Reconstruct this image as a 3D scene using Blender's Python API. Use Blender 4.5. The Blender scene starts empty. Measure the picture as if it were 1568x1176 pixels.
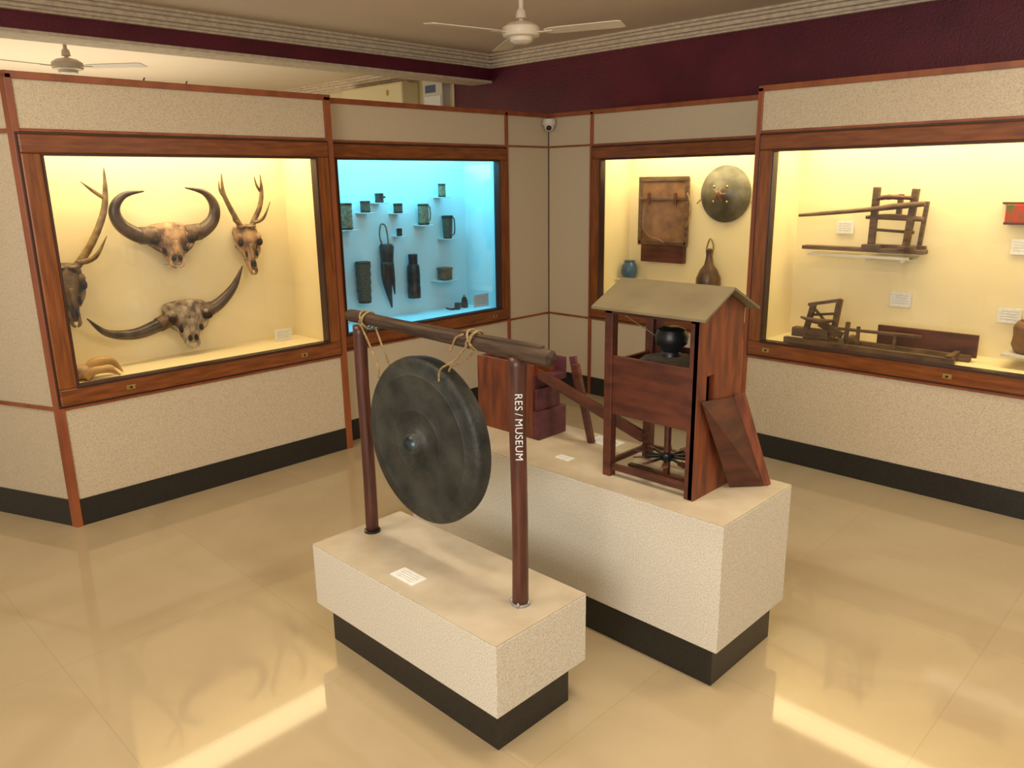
import bpy, bmesh, math, random
from mathutils import Vector, Matrix
random.seed(4)
scn=bpy.context.scene
try:
    scn.view_settings.view_transform='Standard'
    scn.view_settings.look='None'
except Exception: pass

# ---------------- materials ----------------
def mat(name,c1,c2=None,scale=8,rough=.6,metal=0,bump=0,stretch=(1,1,1),detail=4,lo=.35,hi=.65,spec=.5,bscale=None):
    m=bpy.data.materials.new(name);m.use_nodes=True
    nt=m.node_tree;b=nt.nodes['Principled BSDF']
    b.inputs['Roughness'].default_value=rough;b.inputs['Metallic'].default_value=metal
    b.inputs['Specular IOR Level'].default_value=spec
    if c2 is None: c2=tuple(v*.85 for v in c1)
    tc=nt.nodes.new('ShaderNodeTexCoord');mp=nt.nodes.new('ShaderNodeMapping')
    mp.inputs['Scale'].default_value=stretch
    nt.links.new(tc.outputs['Object'],mp.inputs['Vector'])
    n=nt.nodes.new('ShaderNodeTexNoise');n.inputs['Scale'].default_value=scale;n.inputs['Detail'].default_value=detail
    nt.links.new(mp.outputs['Vector'],n.inputs['Vector'])
    cr=nt.nodes.new('ShaderNodeValToRGB')
    cr.color_ramp.elements[0].position=lo;cr.color_ramp.elements[0].color=(*c2,1)
    cr.color_ramp.elements[1].position=hi;cr.color_ramp.elements[1].color=(*c1,1)
    nt.links.new(n.outputs['Fac'],cr.inputs['Fac']);nt.links.new(cr.outputs['Color'],b.inputs['Base Color'])
    if bump:
        n2=n
        if bscale:
            n2=nt.nodes.new('ShaderNodeTexNoise');n2.inputs['Scale'].default_value=bscale;n2.inputs['Detail'].default_value=3
            nt.links.new(mp.outputs['Vector'],n2.inputs['Vector'])
        bp=nt.nodes.new('ShaderNodeBump');bp.inputs['Strength'].default_value=bump;bp.inputs['Distance'].default_value=.01
        nt.links.new(n2.outputs['Fac'],bp.inputs['Height']);nt.links.new(bp.outputs['Normal'],b.inputs['Normal'])
    return m
M={}
M['panel']=mat('speckled_laminate',(.60,.50,.36),(.44,.36,.25),scale=230,rough=.40,detail=2,lo=.38,hi=.54)
M['ped']=mat('speckled_pedestal',(.68,.63,.53),(.48,.43,.35),scale=230,rough=.5,detail=2,lo=.36,hi=.54)
M['pedtop']=mat('pedestal_top_dusty',(.54,.46,.34),(.46,.385,.27),scale=9,rough=.55,detail=9)
M['trim']=mat('red_wood_trim',(.30,.085,.028),(.21,.052,.018),scale=12,rough=.35,stretch=(1,1,.2))
M['frameH']=mat('polished_teak_rail',(.25,.075,.018),(.13,.036,.010),scale=6,rough=.25,stretch=(1,1,8),detail=6,bump=.03,lo=.3,hi=.7)
M['frame']=mat('polished_teak_stile',(.27,.085,.018),(.14,.04,.010),scale=6,rough=.25,stretch=(8,8,.8),detail=6,bump=.03,lo=.3,hi=.7)
M['lip']=mat('dark_wood_lip',(.045,.013,.007),rough=.4)
M['skirt']=mat('black_granite',(.022,.02,.018),(.010,.009,.008),scale=120,rough=.3)
M['maroon']=mat('maroon_paint',(.135,.010,.027),(.09,.006,.018),scale=3,rough=.5,bump=.35,bscale=60)
M['ceil']=mat('ceiling_paint',(.80,.67,.52),(.75,.62,.48),scale=.8,rough=.8)
M['cream']=mat('cream_paint',(.80,.70,.44),(.76,.66,.40),scale=1.5,rough=.8)
M['cornice']=mat('cornice_plaster',(.78,.66,.50),(.62,.51,.38),scale=25,rough=.7,bump=.25)
M['caseY']=mat('case_cream',(.82,.71,.45),(.78,.67,.41),scale=2,rough=.7)
M['caseB']=mat('case_cyan_tint',(.62,.78,.80),(.58,.74,.76),scale=2,rough=.7)  # white lining with the blue lamp's cyan cast put into its colour
M['wood']=mat('red_brown_wood',(.22,.052,.015),(.09,.020,.008),scale=7,rough=.42,stretch=(4,4,.8),detail=8,bump=.05)
M['woodD']=mat('dark_brown_wood',(.11,.027,.012),(.05,.013,.007),scale=7,rough=.45,stretch=(1,1,4),detail=8,bump=.05)
M['post']=mat('maroon_stained_post',(.105,.03,.016),(.05,.013,.009),scale=9,rough=.35,stretch=(5,5,.6),bump=.15)
M['log']=mat('weathered_log',(.085,.05,.03),(.03,.018,.012),scale=12,rough=.7,stretch=(.5,6,6),bump=.4,spec=.3)
M['oldwood']=mat('old_wood',(.155,.085,.038),(.065,.034,.017),scale=10,rough=.65,stretch=(1,4,4),bump=.3)
M['purple']=mat('purple_stain_wood',(.11,.025,.04),(.06,.014,.02),scale=6,rough=.5,stretch=(1,1,4))
M['roof']=mat('roof_board',(.17,.135,.07),(.13,.10,.052),scale=6,rough=.6)
M['gong']=mat('aged_bronze',(.052,.054,.046),(.016,.018,.017),scale=9,rough=.52,metal=.25,detail=12,bump=.4,bscale=35)
M['boss']=mat('polished_boss',(.07,.10,.11),(.02,.03,.035),scale=20,rough=.28,metal=.7)
M['rope']=mat('jute_rope',(.33,.23,.10),(.18,.12,.05),scale=80,rough=.9)
M['white']=mat('white_card',(.8,.8,.76),(.7,.7,.68),scale=60,rough=.6)
M['print']=mat('printed_ink',(.38,.38,.40),rough=.7)
M['brass']=mat('brass',(.55,.38,.12),rough=.3,metal=.8)
M['steel']=mat('steel',(.4,.4,.4),rough=.4,metal=.7)
M['plastic']=mat('white_plastic',(.62,.58,.52),(.58,.54,.48),rough=.4)
M['fan']=mat('fan_enamel',(.76,.67,.54),(.72,.63,.50),rough=.35)
M['black']=mat('black_plastic',(.01,.01,.012),rough=.2)
M['horn']=mat('horn_keratin',(.10,.062,.042),(.025,.016,.013),scale=12,rough=.3,bump=.5,detail=6)
M['hornbase']=mat('ridged_horn',(.17,.095,.05),(.05,.028,.018),scale=30,rough=.5,bump=.8)
M['bone']=mat('old_bone',(.46,.28,.15),(.10,.045,.02),scale=17,rough=.65,bump=.8,detail=9,lo=.36,hi=.62)
M['bonegrey']=mat('grey_bone',(.42,.33,.23),(.07,.042,.028),scale=19,rough=.65,bump=.8,detail=9,lo=.36,hi=.62)
M['bonedark']=mat('dark_bone',(.20,.12,.05),(.05,.028,.014),scale=17,rough=.65,bump=.8,detail=9)
M['antler']=mat('antler',(.26,.17,.07),(.10,.06,.028),scale=22,rough=.6,bump=.6,detail=6)
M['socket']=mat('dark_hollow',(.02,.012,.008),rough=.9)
M['tusk']=mat('yellow_horn',(.55,.33,.09),(.35,.18,.05),scale=10,rough=.4)
M['basket']=mat('woven_cane',(.14,.10,.055),(.05,.035,.02),scale=60,rough=.7,stretch=(1,1,3),bump=.5)
M['basketL']=mat('woven_cane_light',(.27,.20,.11),(.12,.085,.045),scale=60,rough=.7,bump=.5)
M['dark']=mat('dark_bamboo',(.05,.03,.025),(.02,.012,.01),scale=20,rough=.4)
M['leather']=mat('leather',(.25,.13,.06),(.13,.06,.028),scale=9,rough=.6,bump=.5,detail=7)
M['shield']=mat('hide_shield',(.14,.125,.085),(.05,.045,.033),scale=9,rough=.4,bump=.4)
M['gourd']=mat('gourd',(.13,.075,.045),(.05,.028,.02),scale=10,rough=.3)
M['blue']=mat('blue_glaze',(.05,.11,.20),rough=.3)
M['redcloth']=mat('red_patterned_cloth',(.45,.02,.015),(.02,.12,.03),scale=30,rough=.9)
M['iron']=mat('black_iron',(.02,.02,.022),rough=.35,metal=.4)
M['stone']=mat('mill_stone',(.10,.085,.06),(.05,.04,.03),scale=20,rough=.6)
# glass
g=bpy.data.materials.new('case_glass');g.use_nodes=True;nt=g.node_tree;nt.nodes.clear()
o=nt.nodes.new('ShaderNodeOutputMaterial');mx=nt.nodes.new('ShaderNodeMixShader');tr=nt.nodes.new('ShaderNodeBsdfTransparent')
gl=nt.nodes.new('ShaderNodeBsdfGlossy');gl.inputs['Roughness'].default_value=.02
fr=nt.nodes.new('ShaderNodeFresnel');fr.inputs['IOR'].default_value=1.35
nt.links.new(fr.outputs[0],mx.inputs[0]);nt.links.new(tr.outputs[0],mx.inputs[1]);nt.links.new(gl.outputs[0],mx.inputs[2]);nt.links.new(mx.outputs[0],o.inputs[0])
M['glass']=g
# floor tiles
m=bpy.data.materials.new('polished_beige_tiles');m.use_nodes=True;nt=m.node_tree;b=nt.nodes['Principled BSDF']
tc=nt.nodes.new('ShaderNodeTexCoord');mp=nt.nodes.new('ShaderNodeMapping')
nt.links.new(tc.outputs['Object'],mp.inputs['Vector']);mp.inputs['Location'].default_value=(.2,.25,0)
br=nt.nodes.new('ShaderNodeTexBrick');br.offset=0;br.inputs['Scale'].default_value=1;br.inputs['Brick Width'].default_value=.8
br.inputs['Row Height'].default_value=.8;br.inputs['Mortar Size'].default_value=.0012;br.inputs['Bias'].default_value=0
br.inputs['Color1'].default_value=(.485,.385,.235,1);br.inputs['Color2'].default_value=(.472,.374,.227,1);br.inputs['Mortar'].default_value=(.40,.31,.185,1)
nt.links.new(mp.outputs['Vector'],br.inputs['Vector'])
n=nt.nodes.new('ShaderNodeTexNoise');n.inputs['Scale'].default_value=1.6;n.inputs['Detail'].default_value=7;n.inputs['Distortion'].default_value=1.2
nt.links.new(tc.outputs['Object'],n.inputs['Vector'])
cr=nt.nodes.new('ShaderNodeValToRGB');cr.color_ramp.elements[0].position=.35;cr.color_ramp.elements[0].color=(.92,.90,.87,1)
cr.color_ramp.elements[1].position=.6;cr.color_ramp.elements[1].color=(1,1,1,1)
nt.links.new(n.outputs['Fac'],cr.inputs['Fac'])
mm=nt.nodes.new('ShaderNodeMixRGB');mm.blend_type='MULTIPLY';mm.inputs[0].default_value=1
nt.links.new(br.outputs['Color'],mm.inputs[1]);nt.links.new(cr.outputs['Color'],mm.inputs[2]);nt.links.new(mm.outputs[0],b.inputs['Base Color'])
b.inputs['Roughness'].default_value=.06;b.inputs['Specular IOR Level'].default_value=.45
M['floor']=m

# ---------------- mesh helpers ----------------
def finish(name,bm,mt,smooth=False,bevel=0):
    bmesh.ops.recalc_face_normals(bm,faces=bm.faces)
    me=bpy.data.meshes.new(name);bm.to_mesh(me);bm.free()
    ob=bpy.data.objects.new(name,me);scn.collection.objects.link(ob)
    me.materials.append(M[mt] if isinstance(mt,str) else mt)
    if smooth:
        for p in me.polygons: p.use_smooth=True
    if bevel:
        md=ob.modifiers.new('bevel','BEVEL');md.width=bevel;md.segments=2;md.limit_method='ANGLE'
    return ob
def addbox(bm,x0,x1,y0,y1,z0,z1):
    vs=[bm.verts.new((x,y,z)) for x in (x0,x1) for y in (y0,y1) for z in (z0,z1)]
    for f in ((0,1,3,2),(4,6,7,5),(0,4,5,1),(2,3,7,6),(0,2,6,4),(1,5,7,3)): bm.faces.new([vs[i] for i in f])
def boxes(name,lst,mt,bevel=0):
    bm=bmesh.new()
    for l in lst: addbox(bm,*l)
    return finish(name,bm,mt,False,bevel)
def box(name,x0,x1,y0,y1,z0,z1,mt,bevel=.003): return boxes(name,[(x0,x1,y0,y1,z0,z1)],mt,bevel)
def beam(name,p0,p1,w,hh,mt,up=(0,0,1),bevel=.002):
    p0=Vector(p0);p1=Vector(p1);T=(p1-p0).normalized();U=Vector(up);U=(U-T*T.dot(U)).normalized();W_=T.cross(U)
    bm=bmesh.new();vs=[]
    for p in (p0,p1):
        for a,c in ((-1,-1),(1,-1),(1,1),(-1,1)): vs.append(bm.verts.new(p+W_*a*w/2+U*c*hh/2))
    for f in ((0,1,2,3),(4,5,6,7),(0,1,5,4),(1,2,6,5),(2,3,7,6),(3,0,4,7)): bm.faces.new([vs[i] for i in f])
    return finish(name,bm,mt,False,bevel)
def prism(name,pts,vec,mt,bevel=.002):
    bm=bmesh.new();v=Vector(vec);a=[bm.verts.new(Vector(p)) for p in pts];c=[bm.verts.new(Vector(p)+v) for p in pts]
    bm.faces.new(a);bm.faces.new(list(reversed(c)));n=len(pts)
    for i in range(n): bm.faces.new([a[i],a[(i+1)%n],c[(i+1)%n],c[i]])
    return finish(name,bm,mt,False,bevel)
def cr_(P,t):
    n=len(P)-1;i=min(int(t),n-1);u=t-i
    p=[P[max(i-1,0)],P[i],P[i+1],P[min(i+2,n)]]
    return [.5*((2*p[1][k])+(-p[0][k]+p[2][k])*u+(2*p[0][k]-5*p[1][k]+4*p[2][k]-p[3][k])*u*u+(-p[0][k]+3*p[1][k]-3*p[2][k]+p[3][k])*u**3) for k in range(len(p[1]))]
def loft(name,pts,rad,mt,ref=(1,0,0),seg=12,res=5,ridge=0,smooth=True):
    R=[(r_,r_) if not isinstance(r_,tuple) else r_ for r_ in rad]
    N=(len(pts)-1)*res;P=[];Q=[]
    for i in range(N+1):
        t=i/res;P.append(Vector(cr_(pts,t)));q=cr_(R,t);Q.append([max(.0008,v) for v in q])
    ref=Vector(ref);bm=bmesh.new();rings=[]
    for i,pp in enumerate(P):
        T=(P[min(i+1,N)]-P[max(i-1,0)]).normalized()
        a=ref-T*T.dot(ref)
        if a.length<1e-4: a=Vector((0.01,1,0))-T*T.dot(Vector((0.01,1,0)))
        a.normalize();b_=T.cross(a);k=1+(ridge if i%2 else 0)
        rings.append([bm.verts.new(pp+a*math.cos(2*math.pi*j/seg)*Q[i][0]*k+b_*math.sin(2*math.pi*j/seg)*Q[i][1]*k) for j in range(seg)])
    for i in range(N):
        for j in range(seg): bm.faces.new([rings[i][j],rings[i][(j+1)%seg],rings[i+1][(j+1)%seg],rings[i+1][j]])
    bm.faces.new(rings[0]);bm.faces.new(list(reversed(rings[-1])))
    return finish(name,bm,mt,smooth)
def lathe(name,prof,loc,mt,axis=(0,0,1),seg=32,smooth=True):
    bm=bmesh.new();rings=[]
    q=Vector((0,0,1)).rotation_difference(Vector(axis)).to_matrix();L=Vector(loc)
    for r_,z in prof:
        r_=max(r_,.0004)
        rings.append([bm.verts.new(L+q@Vector((r_*math.cos(2*math.pi*j/seg),r_*math.sin(2*math.pi*j/seg),z))) for j in range(seg)])
    for i in range(len(rings)-1):
        for j in range(seg): bm.faces.new([rings[i][j],rings[i][(j+1)%seg],rings[i+1][(j+1)%seg],rings[i+1][j]])
    bm.faces.new(rings[0]);bm.faces.new(list(reversed(rings[-1])))
    ob=finish(name,bm,mt,smooth)
    if smooth:
        md=ob.modifiers.new('es','EDGE_SPLIT');md.split_angle=math.radians(40)
    return ob
def ell(name,loc,r,mt,seg=16):
    bm=bmesh.new();bmesh.ops.create_uvsphere(bm,u_segments=seg,v_segments=seg//2+2,radius=1)
    bmesh.ops.scale(bm,vec=r,verts=bm.verts);bmesh.ops.translate(bm,vec=loc,verts=bm.verts)
    return finish(name,bm,mt,True)
def grp(name,parts):
    bpy.context.view_layer.update()
    lo=Vector((1e9,)*3);hi=Vector((-1e9,)*3)
    for o in parts:
        for v in o.bound_box:
            w=o.matrix_world@Vector(v)
            for k in range(3): lo[k]=min(lo[k],w[k]);hi[k]=max(hi[k],w[k])
    c=Vector(((lo.x+hi.x)/2,(lo.y+hi.y)/2,lo.z))
    e=bpy.data.objects.new(name,None);e.location=c;e.empty_display_size=.05;scn.collection.objects.link(e)
    for o in parts:
        o.parent=e;o.matrix_parent_inverse=Matrix.Translation(-c)
    return e
def W(side,p,s,d,z): return (p-d,s,z) if side=='L' else (s,p+d,z)
def wb(side,p,s0,s1,d0,d1,z0,z1):
    if side=='L': return (p-d1,p-d0,s0,s1,z0,z1)
    return (s0,s1,p+d0,p+d1,z0,z1)

# ---------------- room shell ----------------
H=2.2
box('floor',-6.5,6.5,-8,1.0,-.1,0,'floor',0)
box('ceiling',-6.5,6.5,-8,.62,2.80,2.9,'ceil',0)
box('wall_back_maroon',-1.67,6.5,.5,.62,0,2.8,'maroon',0)
box('wall_back_cream',-6.5,-1.67,.5,.62,0,2.8,'cream',0)
box('wall_far_left',-6.6,-6.5,-8,.62,0,2.8,'cream',0)
grp('ceiling_beam',[box('beam_body',-1.40,-1.15,-8,.5,2.60,2.80,'maroon',0),box('beam_soffit_edge',-1.405,-1.14,-8,.5,2.578,2.60,'cornice',.004)])
def cornice(name,side,p,s0,s1):
    L=[(.035,2.700,2.715),(.05,2.715,2.735),(.085,2.735,2.762),(.12,2.762,2.782),(.15,2.782,2.80)]
    return boxes(name,[wb(side,p,s0,s1,-b_,0,z0,z1) for b_,z0,z1 in L],'cornice',.004)
cornice('trim_1','L',-1.15,-8,.5);cornice('trim_2','R',.5,-1.15,6.5);cornice('trim_3','R',.5,-6.5,-1.40)

def wallface(name,side,p,s0,s1,o0,o1):
    L=[wb(side,p,s0,s1,0,.03,0,.68),wb(side,p,s0,s1,0,.03,1.90,H)]
    L.append(wb(side,p,s0,o0,0,.03,.68,1.90));L.append(wb(side,p,o1,s1,0,.03,.68,1.90))
    L.append(wb(side,p,s0,s1,.03,.46,2.17,H))
    return boxes(name,L,'panel',0)
wallface('wall_left_front','L',.12,-3.79,-2.10,-3.74,-2.20)
wallface('wall_left_rear','L',0,-2.10,0,-2.055,-.54)
wallface('wall_right_rear','R',0,0,2.03,.51,1.97)
wallface('wall_right_front','R',-.45,2.03,6.0,2.11,4.05)
box('wall_right_return',2.03,2.06,-.42,0,0,H,'panel',0)
box('wall_left_return',-.3,.09,-2.13,-2.10,0,H,'panel',0)
A0=Vector((.12,-3.79,0));A1=Vector((-2.1,-4.71,0));TD=(A1-A0).normalized();ND=Vector((-TD.y,TD.x,0))
if ND.y>0: ND=-ND
def aw(name,a,b_,z0,z1,proud,th,mt,bv=0):
    p=[A0+TD*a+ND*proud,A0+TD*b_+ND*proud,A0+TD*b_+ND*(proud-th),A0+TD*a+ND*(proud-th)]
    return prism(name,[(q.x,q.y,z0) for q in p],(0,0,z1-z0),mt,bv)
aw('wall_left_angled',0.0,2.4,0,H,0,.03,'panel')
grp('trim_4',[aw('strip_a',-.01,2.4,H-.02,H+.012,.012,.02,'trim'),aw('strip_b',0,2.4,1.945,1.965,.008,.02,'trim'),aw('strip_c',0,2.4,.62,.64,.008,.02,'trim'),aw('strip_d',-.005,.03,0,H,.012,.02,'trim'),aw('strip_e',1.2,1.23,0,H,.012,.02,'trim')])
aw('baseboard_angled',.03,2.4,0,.145,.006,.02,'skirt')
boxes('baseboard_left',[wb('L',.12,-3.77,-2.13,-.006,0,0,.145),wb('L',0,-2.10,-.0,-.006,0,0,.145)],'skirt',.002)
boxes('baseboard_right',[wb('R',0,0,2.03,-.006,0,0,.145),wb('R',-.45,2.03,6,-.006,0,0,.145)],'skirt',.002)
def strips(name,side,p,s0,s1,vert):
    L=[wb(side,p,s0,s1,-.012,.0,H-.02,H+.012),wb(side,p,s0,s1,-.008,0,1.952,1.966),wb(side,p,s0,s1,-.008,0,.62,.636)]
    for v,w_,a,b_ in vert: L.append(wb(side,p,v-w_/2,v+w_/2,-.012,0,a,b_))
    return boxes(name,L,'trim',.002)
strips('trim_5','L',.12,-3.80,-2.10,[(-3.785,.03,0,H),(-2.125,.045,0,H)])
strips('trim_6','L',0,-2.10,0,[(-.485,.028,0,H)])
strips('trim_7','R',0,0,2.03,[(.445,.028,0,H)])
strips('trim_8','R',-.45,2.03,6,[(2.045,.03,.0,H),(4.2,.03,0,H)])
box('trim_9',-.002,.006,-.006,.002,0,H,'lip',0)

# ---------------- display cases ----------------
def case(side,p,s0,s1,imat,depth,lcol,power,nl=1,plates=()):
    z0,z1=.645,1.94;w=.085;parts=[]
    fr=[wb(side,p,s0,s1,-.028,.0,z1-w,z1),wb(side,p,s0,s1,-.028,.0,z0,z0+w)]
    parts.append(boxes('frame_rails',fr,'frameH',.006))
    parts.append(boxes('frame_stiles',[wb(side,p,s0,s0+w,-.0265,0,z0+w,z1-w),wb(side,p,s1-w,s1,-.0265,0,z0+w,z1-w)],'frame',.006))
    a,b_=s0+w,s1-w
    parts.append(boxes('frame_lip',[wb(side,p,a-.004,b_+.004,-.034,.03,z1-w-.010,z1-w+.002),wb(side,p,a-.004,b_+.004,-.034,.03,z0+w-.002,z0+w+.010),wb(side,p,a-.002,a+.008,-.034,.03,z0+w+.010,z1-w-.010),wb(side,p,b_-.008,b_+.002,-.034,.03,z0+w+.010,z1-w-.010)],'lip',.002))
    parts.append(boxes('outer_moulding',[wb(side,p,s0-.01,s1+.01,-.015,0,z1,z1+.01),wb(side,p,s0-.01,s1+.01,-.015,0,z0-.01,z0),wb(side,p,s0-.01,s0,-.015,0,z0,z1),wb(side,p,s1,s1+.01,-.015,0,z0,z1)],'lip',.002))
    i0,i1=a-.03,b_+.03
    parts.append(boxes('case_interior',[wb(side,p,i0,i1,depth,depth+.02,.70,1.97),wb(side,p,i0-.015,i0,.032,depth,.70,1.97),wb(side,p,i1,i1+.015,.032,depth,.70,1.97),wb(side,p,i0,i1,.032,depth,.70,.725),wb(side,p,i0,i1,.032,depth,1.95,1.97)],imat,0))
    parts.append(boxes('glass_pane',[wb(side,p,a,b_,.008,.014,z0+w,z1-w)],'glass',0))
    for s in plates:
        parts.append(boxes('lock_plate',[wb(side,p,s-.022,s+.022,-.031,-.027,z0+.028,z0+.052)],'brass',.001))
        parts.append(boxes('lock_core',[wb(side,p,s-.006,s+.006,-.034,-.030,z0+.034,z0+.046)],'black',.001))
    grp('display_case',parts)
    L=(i1-i0)/nl
    for k in range(nl):
        ld=bpy.data.lights.new('case_lamp','AREA');ld.shape='RECTANGLE';ld.size=L*.96;ld.size_y=depth*.86
        ld.energy=power/nl;ld.color=lcol
        lo=bpy.data.objects.new('case_lamp',ld);lo.location=W(side,p,i0+L*(k+.5),depth*.54,1.944)
        if side=='L': lo.rotation_euler=(0,0,math.pi/2)
        scn.collection.objects.link(lo)
YL=(1,.82,.42)
case('L',.12,-3.785,-2.15,'caseY',.42,(1,.81,.46),14,1,(-3.45,-2.42))
case('L',0,-2.105,-.50,'caseB',.40,(.14,.72,1),17,1,(-.66,))
case('R',0,.46,2.02,'caseY',.40,YL,13,1)
case('R',-.45,2.067,4.10,'caseY',.42,YL,18,1,(2.19,3.2))

# ---------------- case A ----------------
def skull(name,y,zt,zb,w,mt,tilt=.12):
    Lz=zt-zb
    ps=[(-.285,y,zt-.01),(-.262,y,zt-.12*Lz),(-.245,y,zt-.32*Lz),(-.235,y,zt-.55*Lz),(-.22,y,zt-.8*Lz),(-.215,y,zb+.005)]
    rd=[(.02,w*.40),(.05,w*.52),(.055,w*.48),(.046,w*.31),(.034,w*.21),(.018,w*.15)]
    parts=[loft('cranium',ps,rd,mt,ref=(1,0,0),seg=20,res=7)]
    for s in (-1,1):
        parts.append(ell('brow_ridge',(-.212,y+s*w*.40,zt-.25*Lz),(.028,w*.13,.025),mt,12))
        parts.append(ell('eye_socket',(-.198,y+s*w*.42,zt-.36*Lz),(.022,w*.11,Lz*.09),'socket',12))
        parts.append(loft('cheek_bone',[(-.24,y+s*w*.47,zt-.42*Lz),(-.21,y+s*w*.36,zt-.56*Lz),(-.2,y+s*w*.2,zt-.72*Lz)],[.014,.013,.008],mt))
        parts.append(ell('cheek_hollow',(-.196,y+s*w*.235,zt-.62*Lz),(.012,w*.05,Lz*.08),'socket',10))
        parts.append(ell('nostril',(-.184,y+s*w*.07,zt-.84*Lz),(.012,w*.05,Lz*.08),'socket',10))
        parts.append(loft('premaxilla',[(-.2,y+s*w*.10,zt-.80*Lz),(-.19,y+s*w*.12,zb),(-.185,y+s*w*.03,zb-.02)],[.012,.010,.006],mt))
    parts.append(loft('nasal_ridge',[(-.195,y,zt-.40*Lz),(-.186,y,zt-.6*Lz),(-.18,y,zt-.76*Lz)],[(.008,w*.08),(.008,w*.07),(.004,w*.03)],mt,ref=(1,0,0)))
    return parts
def horn(pts,rad,mt='horn',base='hornbase'):
    P=[(q[2] if len(q)>2 else -.235,q[0],q[1]) for q in pts]
    a=loft('horn',P,rad,mt,ref=(1,0,0),seg=14,res=6)
    b_=loft('horn_ridged_base',P[:2],[rad[0]*1.08,rad[1]*1.06],base,ref=(1,0,0),seg=14,res=14,ridge=.07)
    return [a,b_]
p_=skull('s',-2.99,1.485,1.265,.27,'bone')
p_+=horn([(-3.08,1.43),(-3.17,1.435,-.22),(-3.265,1.50,-.21),(-3.29,1.585,-.20),(-3.235,1.655,-.19),(-3.13,1.675,-.18)],[.046,.043,.036,.029,.018,.004])
p_+=horn([(-2.90,1.43),(-2.82,1.44,-.22),(-2.745,1.50,-.21),(-2.73,1.585,-.20),(-2.785,1.66,-.19),(-2.90,1.69,-.18)],[.046,.043,.036,.029,.018,.004])
p_.append(box('mount_bracket',-.30,-.20,-3.03,-2.95,1.252,1.26,'plastic'))
grp('gaur_horn_trophy',p_)
p_=skull('s',-2.95,1.04,.79,.26,'bonegrey')
p_+=horn([(-3.03,.96),(-3.13,.925,-.22),(-3.27,.895,-.21),(-3.42,.925,-.19),(-3.515,1.02,-.17)],[.040,.038,.031,.020,.004])
p_+=horn([(-2.87,.97),(-2.80,.985,-.22),(-2.73,1.03,-.21),(-2.66,1.11,-.19),(-2.605,1.225,-.17)],[.040,.038,.033,.022,.004])
grp('water_buffalo_horn_trophy',p_)
def deer(y,zt,zb,antl,w=.12,mt='bone'):
    p=skull('s',y,zt,zb,w,mt)
    for pts,rad in antl:
        p.append(loft('antler',[(q[2] if len(q)>2 else -.22,q[0],q[1]) for q in pts],[v*.86 for v in rad],'antler',ref=(1,0,0),seg=10,ridge=.05))
        if rad[0]>.02: p.append(lathe('antler_burr',[(.01,-.008),(.03,-.006),(.032,.0),(.028,.006),(.01,.008)],(-.22,pts[0][0],pts[0][1]+.015),'antler',seg=14))
    return grp('deer_antler_trophy',p)
deer(-2.525,1.46,1.185,[
 ([(-2.56,1.44),(-2.585,1.49),(-2.635,1.575,-.2),(-2.67,1.66,-.19),(-2.68,1.77,-.17)],[.021,.019,.017,.014,.003]),
 ([(-2.575,1.475),(-2.625,1.50,-.18),(-2.645,1.56,-.14)],[.014,.010,.002]),
 ([(-2.655,1.62,-.195),(-2.695,1.67,-.18),(-2.70,1.73,-.17)],[.010,.008,.002]),
 ([(-2.50,1.44),(-2.475,1.49),(-2.44,1.57,-.2),(-2.425,1.66,-.19),(-2.435,1.76,-.17)],[.021,.019,.017,.014,.003]),
 ([(-2.49,1.475),(-2.435,1.50,-.18),(-2.40,1.60,-.14)],[.014,.010,.002]),
 ([(-2.43,1.66,-.195),(-2.46,1.70,-.18),(-2.475,1.75,-.17)],[.010,.008,.002])],.15)
deer(-3.565,1.31,1.00,[
 ([(-3.53,1.28),(-3.48,1.33),(-3.41,1.44,-.2),(-3.35,1.57,-.19),(-3.33,1.68,-.18),(-3.325,1.80,-.17)],[.026,.023,.021,.019,.015,.003]),
 ([(-3.51,1.31),(-3.43,1.34,-.17),(-3.37,1.45,-.13)],[.018,.014,.002]),
 ([(-3.335,1.64,-.185),(-3.39,1.68,-.18),(-3.45,1.73,-.17)],[.013,.011,.002]),
 ([(-3.60,1.28),(-3.645,1.36),(-3.68,1.5,-.2),(-3.685,1.65,-.18)],[.021,.019,.015,.003])],.16,'bonedark')
grp('tusk_pair',[loft('tusk_a',[(-.05,-3.60,.745),(-.05,-3.55,.80),(-.04,-3.47,.80),(-.03,-3.42,.735)],[.03,.028,.02,.004],'tusk',ref=(1,0,0)),
  loft('tusk_b',[(.0,-3.62,.74),(.0,-3.57,.77),(.01,-3.50,.765),(.02,-3.45,.73)],[.025,.023,.017,.004],'tusk',ref=(1,0,0)),
  ell('root',(-.04,-3.62,.765),(.05,.05,.04),'bone')])
def label(side,p,s,d,z,w=.1,hh=.06,name='museum_label',flat=False,col='white'):
    parts=[]
    if flat:
        parts.append(boxes('card',[wb(side,p,s-w/2,s+w/2,d-hh/2,d+hh/2,z,z+.004)],col,.0005))
        for k in range(4): parts.append(boxes('text_line',[wb(side,p,s-w*.38,s+w*(.38-.07*(k%2)),d-hh*.30+k*hh*.18,d-hh*.28+k*hh*.18,z+.004,z+.0045)],'print',0))
    else:
        parts.append(boxes('card',[wb(side,p,s-w/2,s+w/2,d-.006,d,z-hh/2,z+hh/2)],col,.0005))
        for k in range(4): parts.append(boxes('text_line',[wb(side,p,s-w*.38,s+w*(.38-.07*(k%2)),d-.007,d-.006,z+hh*.28-k*hh*.18,z+hh*.30-k*hh*.18)],'print',0))
    return grp(name,parts)
label('L',.12,-2.37,.30,.765,.12,.07)

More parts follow.
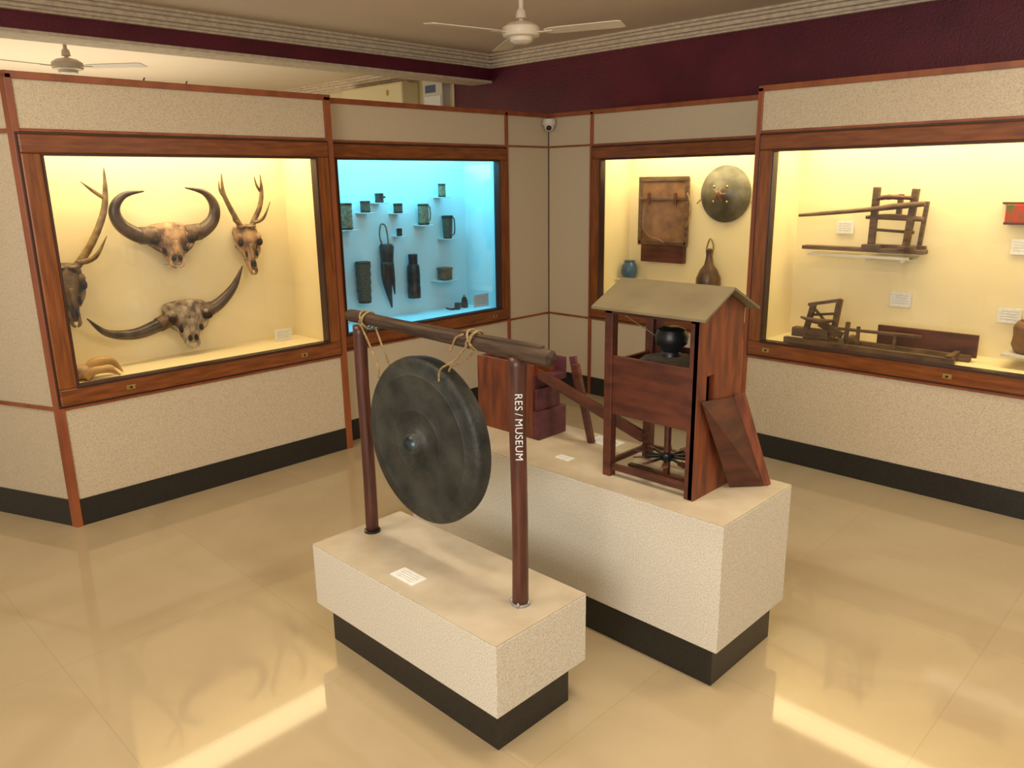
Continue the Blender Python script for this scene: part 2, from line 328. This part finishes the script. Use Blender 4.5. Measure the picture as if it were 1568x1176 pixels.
# ---------------- case B ----------------
def shelf(y,z,w=.1):
    return boxes('glass_shelf',[(-.40,-.28,y-w/2,y+w/2,z-.006,z)],'plastic',.001)
def cup(name,y,z0,z1,r,mt,x=-.34,rib=0,handle=0,taper=1.0,sh=True):
    n=10;prof=[(r*.2,z0),(r*.92*taper,z0)]
    for i in range(1,n):
        t=i/n;prof.append((r*(taper+(1-taper)*t)*(1+(rib if i%2 else 0)),z0+(z1-z0)*t))
    prof+=[(r,z1),(r*.86,z1),(r*.84,z1-.02),(r*.2,z1-.022)]
    p=[lathe('body',prof,(x,y,0),mt,seg=20)]
    for zz in (z0+.008,z1-.008): p.append(lathe('rim_band',[(r*.9*(taper if zz<z1-.02 else 1),zz-.005),(r*1.07*(taper if zz<z1-.02 else 1),zz-.005),(r*1.07*(taper if zz<z1-.02 else 1),zz+.005),(r*.9*(taper if zz<z1-.02 else 1),zz+.005)],(x,y,0),'dark',seg=20))
    if sh: p.append(shelf(y,z0,r*2.8))
    for k in range(handle):
        p.append(loft('handle',[(x,y+r*.9,z1-.015),(x,y+r*1.6,z1-.03),(x,y+r*1.6,z0+.04),(x,y+r*.9,z0+.025)],[.005]*4,mt,ref=(1,0,0),seg=8))
    return grp(name,p)
cup('woven_basket',-1.735,1.39,1.57,.05,'basketL',rib=.05)
cup('cane_mug',-1.56,1.50,1.58,.034,'basket',rib=.05)
cup('cane_mug',-1.435,1.565,1.63,.030,'dark',handle=1)
cup('cane_mug',-1.272,1.485,1.555,.032,'basket')
cup('cane_mug',-1.035,1.39,1.545,.040,'basketL',handle=1,rib=.04)
cup('cane_mug',-.845,1.59,1.69,.028,'basketL',rib=.04)
cup('bamboo_cup',-1.27,1.32,1.375,.020,'dark')
cup('horn_cup',-.80,1.275,1.45,.044,'basket',taper=.75,handle=1)
cup('tall_cane_basket',-1.61,.865,1.16,.052,'basket',rib=.10,taper=.85,sh=False)
grp('bamboo_container',[lathe('body',[(.01,.85),(.048,.85),(.050,.93),(.047,.935),(.049,1.02),(.047,1.08),(.042,1.10),(.034,1.105),(.034,1.16),(.037,1.163),(.035,1.18),(.01,1.18)],(-.34,-1.155,0),'dark',seg=20)])
cup('bamboo_tube',-1.905,.74,1.19,.045,'dark',x=-.22,rib=.02,sh=False)
grp('rain_hood_quiver',[lathe('quiver_mouth',[(.02,1.13),(.045,1.13),(.05,1.2),(.055,1.25),(.045,1.27),(.01,1.27)],(-.34,-1.395,0),'dark',seg=18),
  loft('carry_loop',[(-.34,-1.425,1.25),(-.34,-1.45,1.33),(-.34,-1.435,1.41),(-.34,-1.395,1.40),(-.34,-1.38,1.33),(-.34,-1.375,1.26)],[.006]*6,'basketL',ref=(1,0,0),seg=8),
  loft('fringe_a',[(-.34,-1.395,1.14),(-.345,-1.40,1.0),(-.35,-1.365,.80)],[.050,.036,.006],'dark',ref=(1,0,0)),
  loft('fringe_b',[(-.33,-1.43,1.14),(-.33,-1.44,1.05),(-.33,-1.435,.97)],[.02,.018,.004],'dark',ref=(1,0,0)),
  loft('fringe_c',[(-.32,-1.375,1.14),(-.32,-1.365,1.02),(-.325,-1.35,.90)],[.02,.016,.004],'dark',ref=(1,0,0))])
grp('wooden_box',[box('box_body',-.38,-.30,-.885,-.80,.96,1.04,'leather',.004),box('box_lid',-.383,-.297,-.89,-.795,1.035,1.055,'leather',.003),shelf(-.84,.955,.2)])
grp('smoking_pipe',[lathe('bowl',[(.008,0),(.022,.005),(.026,.03),(.024,.055),(.018,.055)],(-.25,-.80,.725),'dark',seg=14),loft('stem',[(-.25,-.80,.74),(-.25,-.86,.735),(-.25,-.92,.75)],[.01,.008,.006],'dark',ref=(1,0,0))])
grp('smoking_pipe',[lathe('bowl',[(.008,0),(.028,.005),(.03,.03),(.02,.075),(.01,.09)],(-.28,-.70,.725),'dark',seg=14),ell('stopper',(-.28,-.70,.82),(.012,.012,.012),'brass')])
label('L',0,-.69,.10,.80,.16,.10)

# ---------------- case C ----------------
p_=[box('board',.66,1.09,.34,.37,1.20,1.71,'leather',.006),box('lower_flap',.68,1.07,.335,.38,1.07,1.20,'woodD',.004),
 boxes('edge_straps',[(.65,1.10,.328,.34,1.685,1.72),(.65,1.10,.328,.34,1.545,1.565),(.65,.68,.33,.34,1.2,1.7),(1.07,1.10,.33,.34,1.2,1.7),(.66,1.09,.33,.34,1.21,1.235)],'oldwood',.003)]
for xx in (.74,.98): p_.append(box('strap_knob',xx,xx+.02,.315,.335,1.51,1.60,'woodD',.003))
p_.append(loft('cord',[(.72,.33,1.50),(.70,.325,1.35),(.76,.325,1.27),(.84,.325,1.25),(.9,.33,1.22)],[.005]*5,'leather',ref=(0,1,0),seg=6))
p_.append(loft('side_cord',[(1.09,.33,1.6),(1.12,.33,1.5),(1.11,.33,1.4),(1.09,.33,1.35)],[.005]*4,'rope',ref=(0,1,0),seg=6))
grp('leather_war_bag',p_)
p_=[lathe('shield_disc',[(.01,.10),(.03,.098),(.045,.085),(.10,.062),(.16,.035),(.195,.008),(.203,0),(.198,-.006),(.01,-.006)],(1.375,.385,1.59),'shield',axis=(0,-1,0),seg=40),
 lathe('centre_plate',[(.01,.115),(.02,.112),(.03,.10),(.05,.087),(.055,.080),(.01,.07)],(1.375,.385,1.59),'leather',axis=(0,-1,0),seg=5,smooth=False)]
for a in range(4):
    q=math.pi/4+a*math.pi/2;p_.append(ell('stud',(1.375+.075*math.cos(q),.311,1.59+.075*math.sin(q)),(.009,.007,.009),'brass',10))
for s in (-1,1): p_.append(loft('side_tie',[(1.375+s*.2,.38,1.55),(1.375+s*.225,.37,1.52)],[.006,.004],'rope',ref=(0,1,0),seg=6))
grp('round_hide_shield',p_)
grp('gourd_bottle',[lathe('gourd_body',[(.02,.84),(.07,.86),(.092,.92),(.09,.98),(.065,1.04),(.035,1.08),(.025,1.13),(.022,1.17),(.026,1.19),(.01,1.20)],(1.30,.33,0),'gourd'),
  loft('carry_loop',[(1.28,.33,1.14),(1.275,.33,1.20),(1.30,.33,1.27),(1.33,.33,1.22),(1.32,.33,1.14)],[.006]*5,'rope',ref=(0,1,0),seg=8)])
grp('blue_glazed_jar',[lathe('jar',[(.02,.93),(.05,.94),(.065,.98),(.06,1.03),(.04,1.06),(.045,1.075),(.02,1.075)],(.60,.30,0),'blue'),
  box('jar_shelf',.50,.70,.22,.40,.92,.93,'plastic',.002)])

# ---------------- case D ----------------
yb=-.12
p_=[beam('post_a',(2.62,yb,1.295),(2.63,yb-.02,1.64),.036,.03,'oldwood',up=(0,1,0)),
 beam('post_b',(2.81,yb,1.295),(2.84,yb-.02,1.63),.036,.03,'oldwood',up=(0,1,0)),
 beam('post_c',(2.74,yb+.04,1.48),(2.745,yb+.04,1.60),.025,.03,'oldwood',up=(0,1,0)),
 beam('post_d',(2.86,yb+.07,1.31),(2.88,yb+.06,1.56),.022,.022,'oldwood',up=(0,1,0)),
 beam('base_plank',(2.22,yb,1.285),(2.92,yb,1.285),.07,.022,'oldwood'),
 beam('base_plank_rear',(2.60,yb+.06,1.30),(2.90,yb+.06,1.30),.03,.03,'oldwood'),
 beam('foot_block',(2.58,yb-.02,1.305),(2.68,yb-.02,1.305),.05,.025,'oldwood'),
 beam('foot_block_b',(2.78,yb-.02,1.305),(2.87,yb-.02,1.305),.05,.025,'oldwood'),
 loft('long_handle',[(2.19,yb-.04,1.475),(2.35,yb-.04,1.49),(2.60,yb-.04,1.515),(2.75,yb-.04,1.535),(2.90,yb-.04,1.55)],[.009,.012,.013,.017,.014],'oldwood',ref=(0,1,0)),
 loft('roller',[(2.58,yb-.01,1.47),(2.72,yb-.01,1.475),(2.89,yb-.01,1.465)],[.010,.018,.013],'oldwood',ref=(0,1,0)),
 beam('tie_bar',(2.63,yb+.02,1.40),(2.84,yb+.02,1.39),.018,.016,'oldwood'),
 loft('worm_gear',[(2.64,yb-.03,1.575),(2.70,yb-.03,1.585),(2.83,yb-.03,1.58)],[.009,.013,.009],'woodD',ref=(0,1,0),ridge=.2),
 box('glass_shelf',2.28,2.86,-.2,-.03,1.245,1.255,'glass',.001),box('shelf_edge',2.28,2.86,-.205,-.2,1.243,1.257,'plastic',0)]
for xx in (2.62,2.81): p_.append(box('shelf_bracket',xx,xx+.015,-.2,-.03,1.225,1.245,'plastic',.002))
grp('cotton_gin',p_)
y2=-.33
p_=[beam('base_rail_front',(2.25,y2-.03,.745),(3.20,y2-.05,.745),.035,.035,'oldwood'),
 beam('base_rail_rear',(2.30,y2+.12,.745),(3.24,y2+.09,.745),.03,.035,'oldwood'),
 box('back_plank',2.74,3.26,y2+.11,y2+.13,.745,.87,'woodD',.003),
 box('head_block',2.28,2.50,y2-.01,y2+.05,.765,.82,'oldwood',.004),
 beam('upright_a',(2.36,y2,.78),(2.40,y2,.97),.03,.03,'oldwood',up=(0,1,0)),
 beam('upright_b',(2.52,y2+.02,.78),(2.545,y2+.02,1.01),.03,.03,'oldwood',up=(0,1,0)),
 beam('upright_c',(2.34,y2+.07,.78),(2.36,y2+.07,.93),.022,.022,'oldwood',up=(0,1,0)),
 beam('top_rail',(2.37,y2,.965),(2.55,y2+.02,1.005),.035,.018,'oldwood'),
 beam('mid_rail',(2.37,y2+.01,.90),(2.54,y2+.02,.925),.02,.014,'oldwood'),
 beam('brace',(2.44,y2+.01,.86),(2.58,y2+.01,.80),.02,.04,'oldwood'),
 beam('brace_b',(2.38,y2+.02,.96),(2.52,y2+.02,.82),.014,.014,'oldwood'),
 loft('spindle',[(2.34,y2-.03,.89),(2.45,y2-.03,.875),(2.54,y2-.03,.89)],[.006,.018,.006],'oldwood',ref=(0,1,0)),
 beam('arm',(2.56,y2-.02,.845),(2.98,y2-.01,.85),.025,.015,'oldwood'),
 beam('arm_b',(2.60,y2+.05,.835),(3.0,y2+.05,.84),.018,.013,'oldwood'),
 beam('cross_a',(2.60,y2-.06,.775),(2.60,y2+.14,.775),.03,.025,'oldwood'),
 beam('cross_b',(3.17,y2-.06,.765),(3.17,y2+.12,.765),.03,.02,'oldwood'),
 beam('leg_a',(2.61,y2-.02,.755),(2.62,y2-.02,.89),.022,.022,'oldwood',up=(0,1,0)),
 beam('leg_b',(2.88,y2-.02,.755),(2.88,y2-.01,.845),.016,.016,'oldwood',up=(0,1,0)),
 beam('leg_c',(2.68,y2-.02,.755),(2.68,y2-.02,.87),.018,.018,'oldwood',up=(0,1,0))]
grp('wooden_spinning_frame',p_)
label('R',-.45,2.43,.41,1.405,.1,.075);label('R',-.45,2.79,.41,1.0,.115,.085);label('R',-.45,3.36,.41,1.33,.1,.08);label('R',-.45,3.35,.41,.965,.11,.08)
grp('patterned_textile',[box('cloth',3.27,3.62,-.08,-.04,1.45,1.55,'redcloth',.006),box('cloth_band',3.268,3.622,-.085,-.078,1.445,1.458,'woodD',.002),box('cloth_rail',3.25,3.64,-.075,-.03,1.55,1.56,'woodD',.002)])
grp('cane_basket',[lathe('basket_body',[(.03,.80),(.085,.805),(.10,.84),(.095,.89),(.10,.93),(.085,.96),(.075,.965),(.07,.95)],(3.50,-.16,0),'leather',seg=24),box('basket_shelf',3.38,3.64,-.27,-.03,.785,.80,'plastic',.002)])
grp('bamboo_flute',[loft('flute',[(3.40,-.08,1.24),(3.60,-.08,1.25),(3.8,-.08,1.26)],[.012,.013,.012],'oldwood',ref=(0,1,0))])

# ---------------- pedestals ----------------
def pedestal(x0,x1,y0,y1,z1,si,zb=.155):
    grp('display_pedestal',[box('skirting',x0+si,x1-si,y0+si,y1-si,0,zb,'skirt',.002),box('body',x0,x1,y0,y1,zb,z1-.004,'ped',.003),
       box('top',x0+.001,x1-.001,y0+.001,y1-.001,z1-.004,z1,'pedtop',.001)])
pedestal(1.935,2.912,-3.50,-3.087,.40,.04)
pedestal(1.60,3.212,-2.765,-2.28,.62,.032)

# ---------------- gong ----------------
yg=-3.28
p_=[loft('post_far',[(2.01,yg,.40),(2.012,yg,.7),(2.006,yg,1.0),(2.01,yg,1.205)],[.025,.024,.024,.026],'post',seg=16),
 loft('post_near',[(2.80,yg,.40),(2.802,yg,.7),(2.797,yg,1.0),(2.80,yg,1.205)],[.026,.025,.026,.028],'post',seg=16),
 loft('cross_beam',[(1.95,yg,1.232),(1.98,yg,1.236),(2.2,yg,1.232),(2.55,yg,1.224),(2.88,yg,1.218),(2.93,yg,1.216)],[.020,.023,.022,.023,.026,.025],'log',ref=(0,0,1),seg=9),
 box('beam_batten',1.97,2.90,yg-.010,yg+.010,1.235,1.251,'log',.004),
 lathe('foot_ring',[(.026,.40),(.030,.40),(.029,.407),(.026,.409)],(2.80,yg,0),'steel',seg=20),
 lathe('foot_ring_far',[(.026,.40),(.032,.40),(.031,.408),(.026,.41)],(2.01,yg,0),'black',seg=20)]
for a in range(4):
    q=a*math.pi/2+.5;p_.append(ell('foot_bolt',(2.80+.028*math.cos(q),yg+.028*math.sin(q),.408),(.006,.006,.010),'steel',8))
n_=Vector((.71,-.70,0)).normalized();xd=Vector((0,0,-1));yd=n_.cross(xd)
tx=bpy.data.curves.new('post_lettering','FONT');tx.body='RES / MUSEUM';tx.size=.032;tx.extrude=.0006;tx.align_y='CENTER';tx.space_character=1.08;tx.space_word=.55
to=bpy.data.objects.new('post_lettering',tx);scn.collection.objects.link(to)
to.matrix_world=Matrix(((xd.x,yd.x,n_.x,0),(xd.y,yd.y,n_.y,0),(xd.z,yd.z,n_.z,0),(0,0,0,1)))
to.location=Vector((2.80,yg,1.10))+n_*.0275
tx.materials.append(M['white']);p_.append(to)
gc=(2.37,yg-.045,.852)
prof=[(.0,.046),(.018,.044),(.034,.034),(.043,.016),(.050,.005),(.062,.0),(.105,-.001),(.112,.002),(.119,-.001),(.18,-.004),(.225,-.006),(.231,-.003),(.238,-.007),(.266,-.008),(.281,-.012),(.290,-.022),(.292,-.034),(.287,-.068),(.279,-.071),(.275,-.065),(.275,-.035),(.25,-.022),(.0,-.015)]
p_.append(lathe('gong_disc',prof,gc,'gong',axis=(0,-1,0),seg=72))
p_.append(lathe('gong_boss',[(0,.048),(.016,.0465),(.030,.038),(.038,.026),(.036,.022),(0,.03)],gc,'boss',axis=(0,-1,0),seg=32))
def ring(name,x,tilt,rr=.029,th=.0035,mt='rope'):
    pts=[]
    for i in range(13):
        a=2*math.pi*i/12;pts.append((x+tilt*math.sin(a),yg+rr*math.cos(a),1.231+rr*1.0*math.sin(a)))
    return loft(name,pts,[th]*13,mt,ref=(1,0,0),seg=8,res=3)
for k,(bx,rx,rz) in enumerate(((2.055,2.17,1.055),(2.615,2.505,1.098))):
    for j,dt in enumerate((.02,-.02,.008)): p_.append(ring('rope_wrap',bx+j*.006,dt))
    s=1 if rx>bx else -1
    p_.append(loft('rope_strand',[(bx,yg-.028,1.22),((bx+rx)/2,yg-.03,(1.22+rz)/2+.005),(rx,yg-.045,rz+.03),(rx+s*.005,yg-.05,rz-.01)],[.0036]*4,'rope',ref=(0,1,0),seg=8))
    p_.append(loft('rope_strand_rear',[(bx,yg+.028,1.22),((bx+rx)/2,yg+.02,(1.22+rz)/2),(rx,yg+.0,rz+.03),(rx+s*.005,yg-.01,rz)],[.0036]*4,'rope',ref=(0,1,0),seg=8))
p_.append(loft('rope_tail',[(2.60,yg-.03,1.25),(2.57,yg-.035,1.235),(2.55,yg-.03,1.21),(2.54,yg-.032,1.19)],[.0035]*4,'rope',ref=(0,1,0),seg=8))
grp('gong_on_stand',p_)
label('R',-3.414,2.40,0,.400,.12,.065,flat=True)

# ---------------- water mill model ----------------
zt=.62;x0,x1,y0,y1=2.64,3.03,-2.66,-2.37
p_=[box('leg_front_left',x0,x0+.035,y0,y0+.035,zt,1.262,'woodD',.003),box('leg_front_right',x1-.035,x1,y0,y0+.02,zt,1.262,'woodD',.003),
 box('leg_rear_left',x0,x0+.035,y1-.035,y1,zt,1.262,'woodD',.003),
 box('panel_front',x0+.004,x1-.036,y0+.006,y0+.02,.865,1.085,'woodD',.002),
 box('panel_left',x0+.006,x0+.02,y0+.035,y1-.035,.865,1.06,'woodD',.002),
 boxes('panel_rear',[(x0+.035,x1-.02,y1-.02,y1-.006,.865,1.09),(x0+.035,x0+.07,y1-.02,y1-.006,1.09,1.262),(x0+.19,x0+.22,y1-.02,y1-.006,1.09,1.262),(x0+.035,x1-.02,y1-.02,y1-.006,1.225,1.262)],'woodD',.002),
 box('mill_floor',x0+.02,x1-.02,y0+.02,y1-.02,.865,.88,'wood',.002),
 beam('lintel',(x0,y0+.015,1.25),(x1,y0+.015,1.25),.03,.025,'woodD'),
 boxes('leg_rails',[(x0+.03,x1-.03,y0+.01,y0+.028,.645,.668),(x0,x1-.02,y1-.03,y1-.012,.66,.68),(x0+.01,x0+.026,y0+.035,y1-.035,.66,.68)],'woodD',.002)]
g0,g1=y0,y1
def gprism(nm,poly): return prism(nm,[(x1-.018,a,b_) for a,b_ in poly],(.02,0,0),'wood',.0)
sy0,sy1,sz0,sz1=g0+.055,g0+.105,.955,1.055
p_+=[gprism('gable_lower',[(g0,.62),(g1+.02,.62),(g1,sz0),(g0,sz0)]),gprism('gable_mid_a',[(g0,sz0),(sy0,sz0),(sy0,sz1),(g0,sz1)]),
 gprism('gable_mid_b',[(sy1,sz0),(g1,sz0),(g1,sz1),(sy1,sz1)]),gprism('gable_upper',[(g0,sz1),(g1,sz1),(g1,1.268),((g0+g1)/2,1.335),(g0,1.268)]),
 prism('slot_back',[(x1-.03,sy0,sz0),(x1-.03,sy1,sz0),(x1-.03,sy1,sz1),(x1-.03,sy0,sz1)],(-.004,0,0),'lip',0),
 prism('gable_left',[(x0+.01,g0,1.262),(x0+.01,g1,1.262),(x0+.01,(g0+g1)/2,1.33)],(.015,0,0),'wood',0)]
ym=(y0+y1)/2;rx0,rx1=x0-.035,x1+.04
for s,ye in ((-1,y0-.035),(1,y1+.035)):
    p_.append(prism('roof_slope',[(rx0,ye,1.254),(rx1,ye,1.254),(rx1,ym,1.340),(rx0,ym,1.340)],(0,0,.010),'roof',.001))
p_.append(prism('leaning_board',[(x1+.008,-2.645,.975),(x1+.008,-2.40,.945),(x1+.115,-2.365,.622),(x1+.03,-2.46,.622)],(.0,.022,.0),'woodD',.002))
p_.append(prism('leaning_board_lit_edge',[(x1+.006,-2.42,.95),(x1+.022,-2.39,.955),(x1+.125,-2.352,.622),(x1+.10,-2.372,.622)],(.0,.024,.0),'wood',.001))  # edge catching light, put in as a lighter wood colour
cx,cy=2.83,-2.515
p_+=[lathe('mill_stone',[(.02,.88),(.115,.88),(.118,.93),(.11,.95),(.11,1.0),(.112,1.03),(.10,1.05),(.085,1.055),(.06,1.06),(.01,1.06)],(cx,cy,0),'stone'),
 lathe('hopper_pot',[(.01,1.06),(.035,1.06),(.04,1.08),(.032,1.10),(.036,1.11),(.056,1.13),(.060,1.155),(.05,1.18),(.03,1.19),(.01,1.19)],(cx,cy,0),'iron'),
 lathe('stone_lid',[(.02,1.045),(.118,1.045),(.12,1.06),(.10,1.075),(.05,1.085),(.01,1.085)],(cx,cy,0),'stone'),
 loft('hopper_cords',[(x0+.05,y0+.03,1.24),(cx-.05,cy-.02,1.15),(cx-.03,cy-.02,1.13)],[.002]*3,'rope'),
 loft('wheel_axle',[(cx,cy,.622),(cx,cy,.75),(cx,cy,.87)],[.013]*3,'woodD',ref=(1,0,0)),
 lathe('wheel_hub',[(.008,.685),(.026,.688),(.03,.70),(.026,.715),(.01,.718)],(cx,cy,0),'iron',seg=16)]
for a in range(10):
    q=a*math.pi/5+.2
    p_.append(beam('wheel_spoke',(cx+.022*math.cos(q),cy+.022*math.sin(q),.70),(cx+.09*math.cos(q),cy+.09*math.sin(q),.70),.009,.009,'iron',up=(0,0,1),bevel=.001))
    p_.append(beam('wheel_paddle',(cx+.085*math.cos(q),cy+.085*math.sin(q),.70),(cx+.125*math.cos(q),cy+.125*math.sin(q),.70),.024,.006,'woodD',up=(.35*math.sin(q),-.35*math.cos(q),1),bevel=.001))
p_.append(box('sole_beam',x0+.02,x1-.02,cy-.012,cy+.012,.62,.632,'woodD',.002))
p_.append(beam('water_chute',(2.18,-2.49,.90),(2.74,-2.53,.755),.045,.028,'woodD'))
p_.append(beam('water_chute_side',(2.18,-2.515,.915),(2.74,-2.555,.77),.007,.04,'woodD'))
p_.append(beam('chute_support',(2.38,-2.40,.62),(2.29,-2.40,.95),.02,.03,'woodD',up=(1,0,0)))
p_.append(beam('chute_support_b',(2.28,-2.36,.80),(2.24,-2.36,.97),.014,.035,'purple',up=(1,0,0)))
bx0,bx1,by0,by1,bz=1.82,2.16,-2.53,-2.35,.945
p_+=[box('tank_front',bx0,bx1,by0,by0+.014,.62,bz,'wood',.002),box('tank_rear',bx0,bx1,by1-.014,by1,.62,bz,'wood',.002),
 box('tank_left',bx0,bx0+.014,by0+.014,by1-.014,.62,bz,'wood',.002),box('tank_right',bx1-.014,bx1,by0+.014,by1-.014,.62,.90,'purple',.002),
 box('tank_bottom',bx0+.014,bx1-.014,by0+.014,by1-.014,.62,.64,'wood',.002),
 box('tank_step_low',bx1,bx1+.035,by0,by1,.62,.745,'purple',.003),box('tank_step_mid',bx1,bx1+.018,by0+.01,by1-.03,.745,.84,'purple',.003),
 box('tank_spout',bx1-.01,bx1+.05,by0+.03,by1-.03,.87,.90,'purple',.003),box('tank_spout_side',bx1-.01,bx1+.05,by1-.03,by1-.015,.87,.965,'purple',.003)]
grp('water_mill_model',p_)
label('R',-2.35,2.42,0,.62,.14,.08,flat=True)
label('R',-2.62,2.42,0,.62,.07,.04,flat=True)

# ---------------- ceiling fans ----------------
def fan(fx,fy,fz,angs):
    ht=2.80-fz
    p_=[lathe('motor_housing',[(.01,-.05),(.04,-.05),(.06,-.038),(.065,-.02),(.095,-.015),(.105,.005),(.10,.03),(.07,.05),(.03,.06),(.01,.065)],(fx,fy,fz),'fan'),
     lathe('down_rod',[(.005,.06),(.013,.06),(.013,ht-.02),(.005,ht-.02)],(fx,fy,fz),'fan',seg=14),
     lathe('ceiling_canopy',[(.01,ht-.1),(.02,ht-.095),(.055,ht-.04),(.06,ht-.001),(.01,ht-.001)],(fx,fy,fz),'fan'),
     lathe('lower_canopy',[(.012,.07),(.03,.075),(.025,.11),(.012,.125)],(fx,fy,fz),'fan',seg=20)]
    for ang in angs:
        q=math.radians(ang);c=Vector((math.cos(q),math.sin(q),0));s=Vector((-math.sin(q),math.cos(q),0))
        bm=bmesh.new();o=Vector((fx,fy,fz+.0));rows=[]
        for rr,w in ((.14,.03),(.17,.045),(.22,.05),(.40,.052),(.54,.056),(.56,.045)):
            rows.append([bm.verts.new(o+c*rr+s*(w*k)+Vector((0,0,-.12*w*k+zz))) for k in (-1,1) for zz in (0,.004)])
        for i in range(len(rows)-1):
            a_,b_=rows[i],rows[i+1]
            for f in ((0,2),(2,3),(3,1),(1,0)): bm.faces.new([a_[f[0]],a_[f[1]],b_[f[1]],b_[f[0]]])
        bm.faces.new([rows[0][i] for i in (0,1,3,2)]);bm.faces.new([rows[-1][i] for i in (0,1,3,2)])
        p_.append(finish('fan_blade',bm,'fan'));p_.append(beam('blade_arm',o+c*.08,o+c*.18,.03,.006,'fan'))
    grp('ceiling_fan',p_)
fan(1.25,-1.62,2.46,(146,258,20))
fan(-2.0,-2.84,2.52,(40,160,280))

# ---------------- small wall fixtures ----------------
grp('dome_security_camera',[lathe('base',[(.01,0),(.05,0),(.05,.012),(.01,.012)],(.055,-.055,2.155),'plastic',axis=(0,0,1),seg=24),
 box('bracket',.0,.05,-.05,.0,2.13,2.17,'plastic',.004),
 lathe('housing',[(.01,.0),(.052,0),(.055,-.02),(.048,-.035),(.01,-.036)],(.055,-.055,2.155),'plastic',seg=24),
 ell('dome',(.055,-.055,2.118),(.042,.042,.045),'plastic',20),ell('lens',(.075,-.080,2.10),(.022,.022,.02),'black',12)])
grp('air_conditioner',[box('ac_body',-3.25,-2.2,.28,.5,2.36,2.68,'cream',.02),box('ac_louver',-3.2,-2.25,.27,.29,2.40,2.46,'plastic',.004),box('ac_badge',-2.45,-2.42,.272,.281,2.56,2.61,'brass',.002)])
grp('switch_cabinet',[box('cabinet',-2.02,-1.73,.40,.5,2.36,2.68,'plastic',.006),box('cabinet_label',-1.98,-1.83,.395,.401,2.55,2.62,'blue',.001),box('cabinet_door',-2.0,-1.75,.393,.40,2.38,2.52,'white',.003)])
for yy in (-3.15,-2.93):
    grp('partition_hook',[loft('hook',[(.05,yy,2.20),(.05,yy,2.225),(.055,yy+.005,2.235)],[.005,.004,.003],'black',ref=(1,0,0),seg=8),box('hook_base',.035,.065,yy-.015,yy+.015,2.2,2.206,'black',.001)])

# ---------------- lights ----------------
def area(name,loc,sx,sy,e,col,rot=(0,0,0)):
    ld=bpy.data.lights.new(name,'AREA');ld.shape='RECTANGLE';ld.size=sx;ld.size_y=sy;ld.energy=e;ld.color=col
    o=bpy.data.objects.new(name,ld);o.location=loc;o.rotation_euler=rot;scn.collection.objects.link(o);return o
area('ceiling_fill_light',(3.2,-3.2,2.77),1.2,.25,31,(1,.86,.66))  # unseen ceiling lights, added to raise the room's brightness
area('ceiling_fill_light',(1.6,-4.6,2.77),1.2,.25,30,(1,.86,.66))
area('ceiling_fill_light',(4.6,-1.6,2.77),1.2,.25,32,(1,.84,.62))
area('other_room_fill',(-3.6,-2.6,1.2),2.5,2.5,60,(1,.90,.68),(math.pi,0,0))  # unseen upward fill, added to brighten the ceiling beyond the partition
area('window_daylight',(4.6,-7.2,1.7),2.6,1.8,115,(1,.98,.93),(math.radians(90),0,0))
w=bpy.data.worlds.new('room_world');scn.world=w;w.use_nodes=True
w.node_tree.nodes['Background'].inputs[0].default_value=(1,.90,.74,1);w.node_tree.nodes['Background'].inputs[1].default_value=.65

# ---------------- camera ----------------
cam=bpy.data.cameras.new('camera');co=bpy.data.objects.new('camera',cam);scn.collection.objects.link(co)
cam.sensor_width=36;cam.lens=1200/1568*36;cam.clip_start=.05
p=math.radians(14.5);fwd2=Vector((-.7009,.7133,0));right=Vector((.7133,.7009,0)).normalized()
f=(fwd2.normalized()*math.cos(p)+Vector((0,0,-math.sin(p))));up=right.cross(f)
r=.0139
rr=right*math.cos(r)-up*math.sin(r);uu=right*math.sin(r)+up*math.cos(r)
mw=Matrix(((rr.x,uu.x,-f.x,4.355),(rr.y,uu.y,-f.y,-4.887),(rr.z,uu.z,-f.z,1.7),(0,0,0,1)))
co.matrix_world=mw
scn.camera=co
